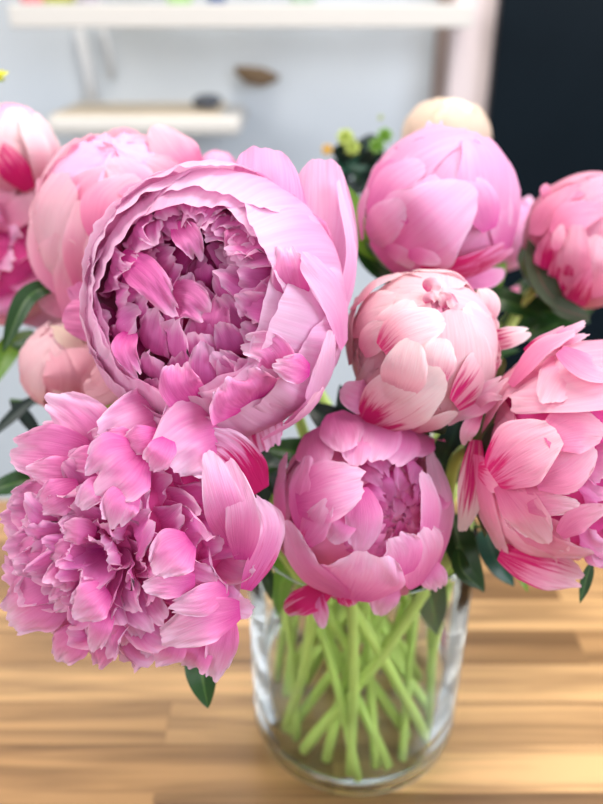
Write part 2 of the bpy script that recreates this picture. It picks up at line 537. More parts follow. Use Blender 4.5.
# tall black panel on the right
yp = 1.105
xl = Py(502, 0, yp)[0]
pz = Py(502, 60, yp)
o = box('black_panel', (xl, yp, -.749), (xl+.75, yp+.035, 1.35), BLACK, bevel=.004)
tag(o, 'tall glossy black panel standing behind the peonies on the right', 'panel')

# ------------------------------------------------------------------ vase and water
VR, VH = .0755, .186
vase = lathe('vase', [(.060, 0), (.068, .0015), (VR-.0015, .010), (VR, .018), (VR, VH-.004), (VR-.001, VH-.001), (VR-.0020, VH), (VR-.0016, VH-.001),
                      (VR-.0018, VH-.004), (VR-.0018, .022), (VR-.0055, .012), (.055, .008), (.001, .007)], GLASS, n=96, loc=(0, 0, .0006))
tag(vase, 'clear cylindrical glass vase holding the peony stems on the wooden table', 'vase')
WL = .072
water = lathe('vase_water', [(.001, .0078), (.052, .0088), (VR-.0068, .0131), (VR-.0023, .0225), (VR-.0023, WL), (.001, WL)], WATER, n=96, loc=(0, 0, .0006))
tag(water, 'clear water filling the lower half of the glass vase', 'water', kind='stuff')


# ------------------------------------------------------------------ peonies
class Bloom:
    def __init__(s, label, u, v, rx, ry, d, axis=(0, 0, 1), rz=None, mat=PINK, seed=1, name='peony'):
        s.u, s.v, s.rx, s.ry, s.d = u, v, rx, ry, d
        s.rz = rz or (rx+ry)/2
        s.s = d/F
        s.c = P(u, v, d)
        s.mat = mat; s.rng = random.Random(seed); s.seed = seed
        a = np.array(axis, float); s.a = a/np.linalg.norm(a)
        e1 = np.array((1.0, 0, 0)); e1 = e1-s.a*e1.dot(s.a)
        if np.linalg.norm(e1) < .2: e1 = np.array((0, 0, -1.0)); e1 = e1-s.a*e1.dot(s.a)
        s.e1 = e1/np.linalg.norm(e1); s.e2 = np.cross(s.a, s.e1)
        s.M = np.stack([RT*rx, UP*ry, BK*s.rz], 1)*s.s      # local unit -> world offset
        s.base = s.c + s.M @ (-s.a)*.98
        s.root = empty(name, s.base); tag(s.root, label, 'flower', 'peonies in the vase')
        s.lift = 0.0
        s.n = 0

    def wpt(s, l): return s.c + s.M @ np.array(l, float)

    def dirn(s, th, psi):
        th, psi = math.radians(th), math.radians(psi)
        return -math.cos(th)*s.a + math.sin(th)*(math.cos(psi)*s.e1+math.sin(psi)*s.e2)

    def add(s, data, name, mat=None):
        s.n += 1
        return link_petal(name, data, mat or s.mat, s.root, s.base)

    def core(s, r=.8, mat=None, z=0.0):
        n = 14; V = []; Fc = []
        for i in range(n+1):
            for j in range(2*n):
                q = s.dirn(180*i/n, 180*j/n)*r*(1+.05*math.sin(j*2.3+i))
                V.append(s.wpt(q*np.array((1, 1, 1)) + s.a*z)-s.base)
        for i in range(n):
            for j in range(2*n):
                Fc.append((i*2*n+j, i*2*n+(j+1) % (2*n), (i+1)*2*n+(j+1) % (2*n), (i+1)*2*n+j))
        return link('petal_heart', V, Fc, mat or CORE, s.root)

    def shell(s, psi, th0, th1, hw, rho=1.0, rho1=None, rho0=None, name='outer_petal', mat=None, **k):
        """petal lying on the bloom's shell: polar angle th0 -> th1 from the stem, half width hw in degrees"""
        rho1 = rho if rho1 is None else rho1
        rho0 = rho*.96 if rho0 is None else rho0
        pts = []
        for t in np.linspace(0, 1, 6):
            r = rho0+(rho-rho0)*min(1, t*2) if t < .5 else rho+(rho1-rho)*((t-.5)*2)
            pts.append(s.wpt(s.dirn(th0+(th1-th0)*t, psi)*r))
        rad = (s.rx+s.ry+s.rz)/3*s.s
        args = dict(wrap=rad*.98, w=rad*math.radians(hw))
        args.update(k)
        w_ = args.pop('w')
        return s.add(petal_mesh(pts, s.c, w_, s.rng, **args), name, mat)

    def px(s, pts, lift):
        out = []
        for q in pts:
            if len(q) == 3: z = q[2]
            else:
                dx, dy = (q[0]-s.u)/s.rx, (q[1]-s.v)/s.ry
                z = s.rz*math.sqrt(max(0.02, 1-dx*dx-dy*dy)) + lift
            out.append(P(q[0], q[1], s.d-z*s.s))
        return out

    def tr(s, pts, w, name='outer_petal', mat=None, face=False, up=1.3, flat=False, z=0, **k):
        """petal following points read off the photograph, laid on the bloom's ellipsoid (or at its own z)"""
        s.lift += up
        W = s.px(pts, s.lift+z)
        args = dict(wrap=None if flat else (s.rx+s.ry)/2*s.s*1.02)
        if face: args['nrm'] = BK
        args.update(k)
        return s.add(petal_mesh(W, s.c, w*s.s, s.rng, **args), name, mat)

    def ring(s, n, rb, zb, rm, zm, rt, zt, w, cb=(0, 0), ct=(0, 0), jit=.08, psi0=0, name='inner_petal', inward=True, **k):
        """n petals around the axis; each runs base (rb,zb) -> mid -> tip (rt,zt) in bloom units"""
        for i in range(n):
            psi = math.radians(psi0+360*(i+s.rng.uniform(-.3, .3))/n)
            j = lambda a: a+s.rng.uniform(-jit, jit)
            tw = s.rng.uniform(-.25, .25)

            def pt(r, z, cc, da):
                return (math.cos(psi+da)*r+cc[0])*s.e1+(math.sin(psi+da)*r+cc[1])*s.e2+z*s.a
            cm = ((cb[0]+ct[0])/2, (cb[1]+ct[1])/2)
            q = [pt(rb, zb, cb, 0), pt(j(rm), j(zm), cm, tw*.3), pt(j(rt), j(zt), ct, tw)]
            pts = [s.wpt(x) for x in q]
            rad = (s.rx+s.ry)/2*s.s
            nr = s.M @ (s.a*1.0 + (math.cos(psi)*s.e1+math.sin(psi)*s.e2)*(.5 if inward else -.5) + np.array([s.rng.uniform(-.35, .35) for _ in range(3)]))
            args = dict(nrm=nr, wrap=rad*w*(s.rng.uniform(1.3, 2.4) if inward else -s.rng.uniform(2.2, 5)), nu=13, nv=13, ruffle=.14, jag=.07, notch=.12, rd=.3, d0=.95, d1=.2)
            args.update(k)
            args['d1'] = max(0, args['d1']+s.rng.uniform(-.16, .12))
            s.add(petal_mesh(pts, s.c, rad*w*s.rng.uniform(.8, 1.2), s.rng, **args), name, INNER if s.mat in (PINK, ROSE) else None)

    def back(s, n=6, hw=38, th1=100, rho=.95, psi0=0, **k):
        for i in range(n):
            s.shell(psi0+360*i/n+s.rng.uniform(-8, 8), 8, th1+s.rng.uniform(-8, 8), hw, rho+.01*(i % 2), **k)

    def cap(s, n=5, rho=.95, **k):
        for i in range(n):
            s.shell(360*i/n+s.rng.uniform(-20, 20), 70, 172+s.rng.uniform(-8, 12), 34, rho+.006*i, **k)

    def sepals(s, n=4, L=55, hw=20, psi0=20):
        for i in range(n):
            psi = psi0+360*i/n
            pts = [s.wpt(s.dirn(t, psi)*r) for t, r in ((2, 1.02), (L*.5, 1.05), (L, 1.05))]
            leaf(s.root, s.base, pts, math.radians(hw)*(s.rx+s.ry)/2*s.s, SEPAL, 'sepal', nrm=s.M @ s.dirn(L*.5, psi), fold=-.2, seed=i)

    def stem(s, mouth, foot, mat=STEM, r=.0036, bow=.6):
        p0 = s.base; t0 = s.M @ (-s.a); t0 /= np.linalg.norm(t0)
        p1 = np.array((mouth[0], mouth[1], VH-.004)); p2 = np.array((foot[0], foot[1], .0135))
        t1 = (p2-p1)/np.linalg.norm(p2-p1)
        Ld = np.linalg.norm(p1-p0)
        pts = []
        for t in np.linspace(0, 1, 14):
            h00, h10, h01, h11 = 2*t**3-3*t*t+1, t**3-2*t*t+t, -2*t**3+3*t*t, t**3-t*t
            pts.append(h00*p0+h10*t0*Ld*bow+h01*p1+h11*t1*Ld*.7)
        pts[0] = p0 - t0*.004
        for t in np.linspace(.12, 1, 8): pts.append(p1+(p2-p1)*t)
        s.path = np.array(pts)
        tube('stem', pts, r, mat, s.root, s.base, n=10)


# rim petals and heart of the wide open cup -------------------------------------------------
b1 = Bloom('largest peony, pink bowl opened towards the viewer with magenta heart', 213, 303, 134, 137, .375, (-.26, .0, 1), rz=112, seed=11)
B = b1
G = dict(nu=29, nv=26, ruffle=.03, jag=.015, rd=.16, rp=3)
B.back(6, 40, 88, .97, d0=.5, d1=.3)
# petals standing behind the cup
B.tr([(285, 330, -20), (318, 240, -5), (322, 158, -14)], 44, d0=.5, d1=.12, streak=.35, sv=.9, face=True, wrap=B.rx*B.s*.9, **dict(G, rd=.3))
B.tr([(330, 345, 0), (352, 262, 8), (338, 178, -2)], 15, d0=.35, d1=.05, nrm=RT*.9+BK*.5, **dict(G, rd=.35))
B.tr([(245, 300, -25), (262, 205, 18), (262, 146, 2)], 52, d0=.6, d1=.25, face=True, wrap=B.rx*B.s*.8, **dict(G, rd=.3, jag=.02))
B.tr([(150, 330, -45), (90, 320, -50), (62, 318, -40)], 26, d0=.6, d1=.40, face=True, wrap=B.rx*B.s*.6, **G)
B.tr([(140, 345, -55), (84, 296, -52), (74, 284, -46)], 20, d0=.6, d1=.40, face=True, wrap=B.rx*B.s*.6, **G)
B.tr([(150, 340, -60), (105, 385, -45), (84, 392, -40)], 24, d0=.5, d1=.38, mat=BLUSH, face=True, wrap=B.rx*B.s*.6, **G)
B.tr([(255, 350, -20), (262, 425, -12), (268, 452, -8)], 24, d0=.6, d1=.2, streak=.85, sv=1.2, face=True, wrap=B.rx*B.s*.6, **dict(G, jag=.05))
# the bowl: (psi, th1, half width, rho, rho1)
GB = dict(G, rd=.07, rp=4, jag=.010, ruffle=.025, vm=.7, base=.5)
for (psi, th1, hw, rho, r1, dd) in ((205, 134, 50, .93, .86, .2), (150, 138, 48, .94, .86, .18), (95, 139, 50, .95, .86, .22), (40, 136, 48, .95, .88, .15),
                                    (-15, 138, 46, .95, .88, .1), (-70, 135, 50, .95, .88, .25), (-120, 134, 48, .95, .88, .3)):
    B.shell(psi, 14, th1, hw, rho, r1, d0=.75, d1=dd, rim=.1, **GB)
for (psi, th1, hw, rho, r1, dd) in ((190, 134, 50, .985, .90, .10), (135, 131, 48, .99, .94, .10), (80, 131, 48, .99, .92, .10), (25, 137, 34, 1.0, .95, .10),
                                    (-22, 135, 38, 1.0, .96, .10), (-62, 134, 48, 1.0, .92, .18), (-108, 134, 50, .99, .91, .22), (-155, 134, 48, .985, .90, .20)):
    B.shell(psi, 14, th1, hw, rho, r1, d0=.7, d1=dd, rim=.12, **GB)
for (psi, th1, hw, rho, r1, dd) in ((140, 121, 38, 1.015, 1.0, .10), (-40, 120, 42, 1.03, 1.0, .10), (-85, 122, 48, 1.02, .97, .16), (105, 122, 38, 1.02, 1.0, .08), (185, 124, 44, 1.005, .96, .10), (230, 124, 44, 1.01, .96, .16)):
    B.shell(psi, 14, th1, hw, rho, r1, d0=.6, d1=dd, rim=.08, **GB)
CT = (.06, .42)
I = dict(ruffle=.20, notch=.05, jag=.03, rim=.4, rd=.36, rp=2.2, pleat=.03, nu=17, nv=17, jit=.07, gexp=.9)
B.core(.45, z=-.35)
B.ring(14, .70, .10, .71, .40, .54, .52, .17, ct=(.0, .0), d0=1, d1=.36, psi0=5, **I)
B.ring(15, .60, .10, .62, .42, .42, .57, .175, cb=(.0, .02), ct=(.01, .05), d0=1, d1=.36, psi0=17, **I)
B.ring(14, .52, .10, .55, .42, .32, .58, .165, cb=(.01, .05), ct=(.03, .13), d0=1, d1=.36, psi0=0, **I)
B.ring(13, .42, .05, .45, .39, .24, .54, .155, cb=(.02, .1), ct=(.04, .22), d0=1, d1=.36, psi0=12, **I)
B.ring(12, .32, .0, .36, .35, .18, .48, .14, cb=(.03, .18), ct=(.05, .30), d0=1, d1=.42, psi0=30, **I)
B.ring(10, .24, -.05, .27, .26, .12, .38, .12, cb=(.05, .28), ct=CT, d0=1, d1=.72, psi0=0, **I)
B.ring(8, .18, -.05, .22, .10, .12, .22, .12, cb=CT, ct=CT, d0=1, d1=.85, psi0=0, **I)
IN = dict(name='inner_petal', face=True, nu=19, nv=19, jag=.05, notch=.12, ruffle=.2, rim=.35, pleat=.03)
for (pts, w, dd) in (([(120, 255, 40), (150, 280, 66), (178, 318, 62)], 17, .32), ([(165, 300, 40), (188, 300, 62), (208, 318, 60)], 20, .25),
                     ([(300, 280, 40), (278, 295, 70), (248, 318, 66)], 20, .25), ([(285, 385, 55), (270, 350, 84), (240, 345, 74)], 17, .05),
                     ([(310, 370, 70), (292, 368, 90), (272, 364, 86)], 14, .0), ([(175, 225, 50), (190, 240, 70), (200, 262, 60)], 13, .2),
                     ([(250, 225, 50), (238, 240, 70), (228, 258, 58)], 16, .12), ([(215, 345, 40), (215, 320, 62), (222, 296, 50)], 14, .3),
                     ([(250, 405, 60), (240, 392, 80), (232, 376, 76)], 36, .18), ([(195, 405, 60), (180, 385, 76), (178, 362, 70)], 20, .3),
                     ([(300, 300, 70), (290, 270, 92), (284, 245, 84)], 18, .02), ([(130, 330, 40), (125, 350, 66), (140, 378, 60)], 12, .3)):
    B.tr(pts, w, wrap=w*B.s*B.rng.choice((4, 3, -4)), d0=1, d1=dd+.2, up=0, **IN)
# lilac petals folded over the rim on the right and the bottom
B.tr([(345, 345), (336, 300), (300, 255, 98)], 24, d0=.4, d1=.08, up=3, streak=.25, nu=27, nv=27, ruffle=.06, wrap=B.rx*B.s*.8)
B.tr([(285, 425), (318, 392), (330, 330, 84)], 22, d0=.3, d1=.02, up=2, nu=27, nv=27, ruffle=.06)
B.tr([(262, 440), (300, 418), (322, 388, 80)], 14, d0=.5, d1=.05, up=2, nu=27, nv=27, ruffle=.07)
B.sepals()
B.stem((-.02, .02), (.045, .0))

# the ruffled, fully open one ------------------------------------------------------------------
b2 = Bloom('ruffled fully open pink peony at the lower left, below the large bowl', 138, 532, 128, 126, .37, (-.22, -.08, 1), rz=80, seed=21)
B = b2
B.core(.72, z=-.1)
B.back(7, 34, 96, .96, d0=.5, d1=.25)
O = dict(inward=False, nu=17, nv=17, ruffle=.2, jag=.03, notch=.05, rd=.34, rp=2.2, rim=.22, pleat=.04, gexp=.9)
B.ring(15, .45, -.3, .85, -.02, 1.04, -.04, .24, name='outer_petal', d0=1, d1=0.13, psi0=10, jit=.06, **O)
B.ring(16, .45, -.2, .82, .18, 1.0, .22, .22, d0=1, d1=0.18, psi0=0, jit=.06, **O)
B.ring(16, .40, .0, .74, .40, .90, .46, .21, d0=1, d1=0.20, psi0=8, jit=.07, **O)
B.ring(15, .32, .2, .62, .58, .78, .66, .19, d0=1, d1=0.20, psi0=12, jit=.08, **O)
B.ring(15, .24, .3, .50, .70, .64, .80, .17, d0=1, d1=0.23, psi0=5, jit=.09, **O)
B.ring(13, .16, .4, .38, .78, .50, .90, .15, d0=1, d1=0.23, psi0=20, jit=.09, **O)
B.ring(11, .10, .5, .26, .82, .34, .96, .13, d0=1, d1=0.28, psi0=0, jit=.09, **O)
B.ring(9, .05, .6, .14, .84, .20, .98, .11, d0=1, d1=0.28, psi0=0, jit=.08, **O)
K = dict(name='ruffled_petal', face=True, nu=23, nv=23, jag=.05, ruffle=.13, d0=.9, rim=.16, pleat=.012, gexp=1.15)
for (tu, tv, w, L, dx, dy, dd) in (
        (50, 411, 13, 44, 1, .45, .25), (42, 426, 13, 44, 1, .35, .2), (68, 432, 12, 44, 1, .1, .1), (95, 438, 13, 42, 1, .1, .12), (52, 441, 11, 36, 1, .2, .25),
        (94, 450, 14, 44, 1, -.1, .15), (66, 463, 13, 40, 1, -.2, .22), (34, 504, 14, 44, 1, -.1, .2), (43, 470, 12, 44, 1, .0, .3), (19, 494, 15, 50, 1, .0, .3),
        (120, 446, 14, 40, 1, -.3, .15), (150, 470, 14, 36, .6, -1, .12), (46, 584, 15, 40, 1, -.5, .12), (38, 602, 16, 44, 1, -.8, .12), (53, 609, 14, 40, 1, -1, .1),
        (72, 621, 15, 40, .7, -1, .1), (48, 626, 16, 46, .9, -1, .08), (31, 568, 14, 42, 1, -.3, .2), (46, 554, 13, 40, 1, -.1, .2), (26, 548, 15, 46, 1, .0, .25),
        (91, 640, 14, 40, .3, -1, .1), (118, 648, 15, 38, .0, -1, .1), (140, 640, 14, 38, -.2, -1, .08), (60, 530, 13, 36, 1, .1, .2), (20, 525, 14, 44, 1, .1, .25)):
    n = math.hypot(dx, dy); dx, dy = dx/n, dy/n
    e = min(1, math.hypot((tu-B.u)/B.rx, (tv-B.v)/B.ry))
    zt_ = B.rz*math.sqrt(max(0, 1-e*e))*.9+8
    B.tr([(tu+dx*L, tv+dy*L, zt_+2), (tu+dx*L*.5, tv+dy*L*.5, zt_+14), (tu, tv, zt_)], w, d1=dd*.8, up=0, **dict(K, wrap=w*B.s*B.rng.choice((3, 5, -5)), notch=B.rng.choice((0, .08, .14))))
for (pts, w, dd, kw) in (
        ([(120, 465, 30), (85, 425, 44), (45, 397, 30)], 26, .15, {}),
        ([(95, 458, 40), (50, 455, 52), (8, 452, 30)], 28, .25, dict(notch=.1)),
        ([(85, 470, 50), (50, 470, 60), (26, 470, 48)], 13, .2, {}),
        ([(140, 452, 66), (118, 468, 84), (92, 492, 80)], 34, .15, dict(notch=.22)),
        ([(108, 480, 70), (92, 492, 84), (78, 508, 80)], 12, .02, {}),
        ([(80, 486, 58), (56, 498, 70), (36, 508, 56)], 17, .2, {}),
        ([(135, 488, 76), (120, 505, 90), (112, 530, 84)], 17, .15, dict(notch=.15)),
        ([(228, 430, 22), (195, 438, 62), (160, 466, 76)], 46, .1, dict(jag=.09)),
        ([(170, 415, 10), (135, 425, 52), (100, 440, 64)], 34, .12, dict(jag=.08)),
        ([(235, 545, 40), (222, 500, 76), (208, 450, 66)], 19, .08, dict(ruffle=.05, jag=.02)),
        ([(242, 560, 40), (242, 510, 72), (228, 458, 60)], 16, .0, dict(ruffle=.05, jag=.02)),
        ([(262, 490, 0), (232, 450, 34), (195, 432, 40)], 20, .02, dict(streak=.75, sv=1.2)),
        ([(246, 590, 30), (272, 530, 36), (256, 494, 26)], 15, .05, dict(streak=.45, sv=1.3, nrm=RT*.6+BK)),
        ([(190, 540, 70), (172, 555, 88), (154, 574, 86)], 22, .12, {}),
        ([(195, 580, 70), (170, 584, 86), (142, 588, 84)], 13, .1, {}),
        ([(228, 588, 55), (200, 602, 80), (168, 608, 78)], 14, .0, dict(notch=.1)),
        ([(240, 610, 45), (205, 622, 74), (160, 640, 62)], 20, .0, {}),
        ([(228, 615, 30), (222, 645, 44), (212, 681, 30)], 15, .03, dict(streak=.35)),
        ([(110, 610, 60), (100, 628, 72), (92, 652, 56)], 11, .02, {}),
        ([(108, 590, 68), (92, 602, 82), (74, 618, 74)], 19, .05, {}),
        ([(70, 580, 30), (35, 605, 40), (6, 622, 10)], 30, .12, {}),
        ([(70, 550, 40), (40, 560, 52), (12, 568, 26)], 24, .25, {}),
        ([(90, 625, 30), (70, 645, 34), (58, 662, 14)], 18, .15, {}),
        ([(110, 625, 30), (104, 648, 36), (98, 668, 20)], 13, .35, dict(streak=.6)),
        ([(165, 630, 40), (160, 645, 50), (150, 660, 36)], 26, .05, {}),
        ([(195, 640, 36), (190, 652, 40), (180, 662, 26)], 24, .02, {})):
    kk = dict(K); kk.update(kw)
    kk.setdefault('wrap', w*B.s*B.rng.choice((4, 6, -6)))
    B.tr(pts, w, d1=dd*.8, up=0, **kk)
B.sepals()
B.stem((-.05, -.03), (.035, -.03))

# globe with the pale shingles ------------------------------------------------------------------
b8 = Bloom('pale pink globe peony with crimson streaks between the large bowl and the right edge', 424, 350, 76, 82, .40, (.10, .45, .55), mat=BLUSH, seed=31)
B = b8
B.core(.86, mat=HEART)
B.back(6, 40, 120, .95, d0=.6, d1=.3); B.back(5, 34, 150, .93, 30, d0=.6, d1=.2); B.cap(d0=.4, d1=.22)
H = dict(nu=21, nv=21, ruffle=.03, jag=.02, rd=.24, rp=2.8, rim=.08, d0=.8)
for (pts, w, dd, kw) in (
        ([(482, 300), (455, 272), (412, 270)], 20.0, .08, {}),
        ([(350, 365), (347, 330), (357, 296)], 16.2, .35, {}),
        ([(350, 310), (372, 282), (402, 274)], 23.8, .22, {}),
        ([(352, 330), (368, 310), (396, 300)], 25.0, .12, dict(notch=.05)),
        ([(372, 345), (390, 325), (412, 300)], 17.5, .05, {}),
        ([(362, 352), (372, 338), (388, 328)], 16.2, .1, {}),
        ([(382, 350), (405, 330), (444, 318)], 21.2, .0, dict(streak=.6)),
        ([(500, 360), (486, 335), (466, 304)], 27.5, .05, {}),
        ([(436, 385), (438, 360), (444, 338)], 17.5, .02, dict(streak=.5)),
        ([(455, 405), (478, 380), (494, 350)], 26.2, .1, dict(streak=.62, sv=.8)),
        ([(395, 400), (404, 370), (412, 339)], 21.2, .06, {}),
        ([(368, 424), (402, 402), (444, 372)], 32.5, .02, dict(streak=.68, sv=.75)),
        ([(415, 432), (435, 424), (458, 412)], 12.5, .1, dict(streak=.5))):
    B.tr(pts, w, d1=dd, **dict(H, **kw))
for (pts, w) in (([(425, 290, 62), (432, 284, 70), (440, 290, 68)], 7), ([(448, 306, 64), (444, 298, 72), (438, 294, 70)], 7), ([(428, 304, 66), (430, 298, 72), (436, 296, 68)], 6),
                 ([(455, 296, 56), (452, 300, 68), (450, 308, 70)], 7)):
    B.tr(pts, w, name='inner_petal', face=True, nu=11, nv=11, d0=1, d1=.2, ruffle=.2)
B.tr([(470, 330, 10), (488, 306, 22), (482, 288, 10)], 13, d1=.15, face=True, streak=.5, **{k: v for k, v in H.items()})
B.tr([(480, 345, 0), (506, 338, 14), (531, 332, 4)], 11, d1=.05, face=True, streak=.7, sv=.9, **dict(H, notch=.12))
B.tr([(380, 400, 20), (358, 396, 34), (341, 388, 24)], 17, d1=.2, face=True, mat=PINK, **H)
B.sepals(4, 60, 18)
B.stem((.03, .02), (-.035, .01))

# round pink globe at the upper right -----------------------------------------------------------
b7 = Bloom('round closed pink peony behind the pale globe, in front of the black panel edge', 441, 206, 81, 76, .47, (.25, .75, .45), seed=41)
B = b7
B.core(.88, mat=HEART)
B.back(6, 40, 125, .95, d0=.5, d1=.14); B.back(5, 36, 155, .94, 30, d0=.45, d1=.1); B.cap(d0=.4, d1=.12)
H = dict(nu=23, nv=23, ruffle=.025, jag=.015, rd=.24, rp=2.8, rim=.08, d0=.8)
for (pts, w, dd, kw) in (
        ([(372, 205), (385, 160), (432, 138)], 25.0, .22, {}),
        ([(500, 190), (478, 152), (440, 136)], 23.8, .16, {}),
        ([(486, 215), (468, 180), (432, 160)], 25.0, .14, {}),
        ([(362, 240), (360, 212), (368, 188)], 11.2, .25, {}),
        ([(372, 218), (392, 182), (424, 163)], 21.2, .12, dict(streak=.3)),
        ([(508, 250), (508, 215), (488, 184)], 25.0, .04, {}),
        ([(490, 230), (482, 200), (470, 175)], 17.5, .08, {}),
        ([(402, 222), (418, 196), (438, 176)], 10.0, .14, dict(streak=.35)),
        ([(382, 262), (428, 226), (474, 186)], 46.2, .06, dict(rd=.36, rp=2.2)),
        ([(368, 236), (384, 222), (404, 202)], 20.0, .12, {}),
        ([(420, 272), (465, 268), (505, 246)], 15.0, .3, dict(streak=.8, sv=1.3)),
        ([(440, 276), (480, 268), (514, 250)], 11.2, .3, dict(streak=.8, sv=1.3)),
        ([(385, 250), (400, 256), (412, 268)], 10.0, .05, {}),
        ([(408, 254), (426, 258), (440, 264)], 8.8, .05, {})):
    B.tr(pts, w, d1=dd, **dict(H, **kw))
B.tr([(430, 146, 30), (430, 134, 30), (429, 121, 24)], 5, d1=.05, face=True, nu=9, nv=9)
B.tr([(437, 146, 30), (439, 132, 30), (442, 120, 24)], 2.6, d1=.02, face=True, nu=9, nv=9)
B.tr([(430, 262, 20), (478, 278, 30), (505, 272, 10)], 12, d1=.3, face=True, **H)
B.sepals(4, 55, 18)
B.stem((.03, .045), (-.045, .02))

# right-hand large one seen from the side -------------------------------------------------------
b10 = Bloom('large pink peony cut by the right edge, seen side-on with green stem base', 562, 458, 92, 122, .40, (.75, -.05, .55), rz=88, mat=ROSE, seed=51)
B = b10
B.core(.80, z=-.05)
B.back(6, 38, 100, .93, d0=.6, d1=.25)
B.ring(11, .45, .1, .75, .45, .85, .75, .26, inward=False, nu=15, nv=15, d0=.9, d1=.2, jag=.05)
B.ring(10, .3, .3, .5, .7, .58, .98, .22, inward=False, nu=15, nv=15, d0=1, d1=.25, jag=.06)
B.ring(7, .1, .4, .25, .75, .25, 1.0, .18, inward=False, nu=13, nv=13, d0=1, d1=.3, jag=.06)
H = dict(nu=23, nv=23, ruffle=.06, jag=.03, rd=.26, d0=.75, gexp=1.1, rim=.06)
for (pts, w, dd, kw) in (
        ([(476, 440, 30), (470, 500, 26), (462, 532, 10)], 13, .1, dict(streak=.6, sv=1.2, mat=BLUSH, face=True)),
        ([(478, 455), (485, 510), (505, 556)], 17, .15, dict(streak=.5)),
        ([(500, 552, 20), (540, 568, 34), (584, 580, 20)], 20, .2, dict(streak=.58, sv=1.6, notch=.1, face=True)),
        ([(515, 520), (550, 548), (592, 556)], 18, .12, dict(streak=.4)),
        ([(530, 515), (552, 532), (566, 552)], 13, .15, {}),
        ([(478, 470), (495, 478), (518, 492)], 15, .15, dict(streak=.65)),
        ([(500, 484), (522, 512), (546, 544)], 22, .1, dict(streak=.3)),
        ([(526, 490), (550, 486), (578, 490)], 9, .1, {}),
        ([(528, 508), (552, 506), (580, 505)], 11, .05, {}),
        ([(560, 535), (580, 520), (606, 508)], 14, .2, {}),
        ([(535, 482), (566, 470), (595, 446)], 19, .12, {}),
        ([(545, 440), (575, 428), (606, 430)], 22, .15, dict(streak=.3)),
        ([(492, 476), (520, 452), (558, 432)], 31, .1, dict(streak=.6, sv=.6)),
        ([(600, 350), (565, 372), (545, 405)], 26, .15, {}),
        ([(660, 355, 50), (575, 368, 84), (502, 388, 30)], 49, .2, dict(jag=.06, rd=.2, base=.7, d0=.3)),
        ([(560, 350, 86), (590, 368, 100), (612, 376, 90)], 15, .12, dict(notch=.1)),
        ([(510, 385, 50), (540, 348, 62), (575, 330, 50)], 14, .25, {}),
        ):
    kw = dict(kw); mt = kw.pop('mat', None)
    B.tr(pts, w, d1=dd, mat=mt, **dict(H, **kw))
for (pts, w, kw) in (([(525, 352, 40), (550, 340, 46), (568, 328, 40)], 8, dict(streak=.8)), ([(540, 346, 44), (562, 336, 48), (586, 322, 40)], 6, dict(streak=.8)),
                     ([(548, 350, 40), (572, 340, 50), (590, 334, 40)], 4, dict(streak=.8)), ([(462, 402, 40), (486, 392, 50), (508, 376, 44)], 9, dict(streak=.4, notch=.2)),
                     ([(470, 412, 40), (486, 398, 52), (505, 398, 46)], 5, {}), ([(498, 392, 44), (462, 410, 46), (446, 424, 30)], 13, dict(streak=.6, notch=.15)),
                     ([(480, 412, 40), (468, 432, 46), (464, 446, 34)], 8, dict(streak=.5))):
    B.tr(pts, w, d1=.1, face=True, up=.3, **dict(H, nu=15, nv=15, jag=.1, **kw))
leaf(B.root, B.base, B.px([(504, 400, 20), (484, 430, 24), (470, 458, 10)], 0), 17*B.s, SEPAL, 'sepal', seed=3)
leaf(B.root, B.base, B.px([(508, 420, 26), (492, 445, 28), (478, 462, 16)], 0), 12*B.s, SEPAL_DARK, 'sepal', seed=4)
B.sepals(5, 50, 22)
B.stem((.05, -.01), (-.045, -.025), bow=.9)

# lower middle one above the vase ----------------------------------------------------------------
b9 = Bloom('medium pink peony in the lower middle, just above the glass vase', 362, 512, 88, 94, .408, (.35, .05, 1), rz=76, seed=61)
B = b9
B.core(.80, z=-.08, mat=HEART)
B.back(6, 40, 105, .95, d0=.6, d1=.25)
B.back(6, 30, 122, .92, 30, d0=.7, d1=.2)
ct = (.05, .02)
B.ring(11, .52, .3, .54, .74, .34, .88, .19, cb=(0, 0), ct=ct, d0=.9, d1=.2, jag=.06)
B.ring(9, .44, .4, .44, .74, .22, .82, .17, cb=ct, ct=ct, d0=.95, d1=.2, psi0=20)
B.ring(7, .26, .45, .26, .72, .10, .80, .13, cb=ct, ct=ct, d0=1, d1=.25)
B.ring(6, .14, .5, .14, .74, .03, .82, .10, cb=ct, ct=ct, d0=1, d1=.3)
H = dict(nu=23, nv=23, ruffle=.06, jag=.03, rd=.26, d0=.8, gexp=1.15, rim=.08)
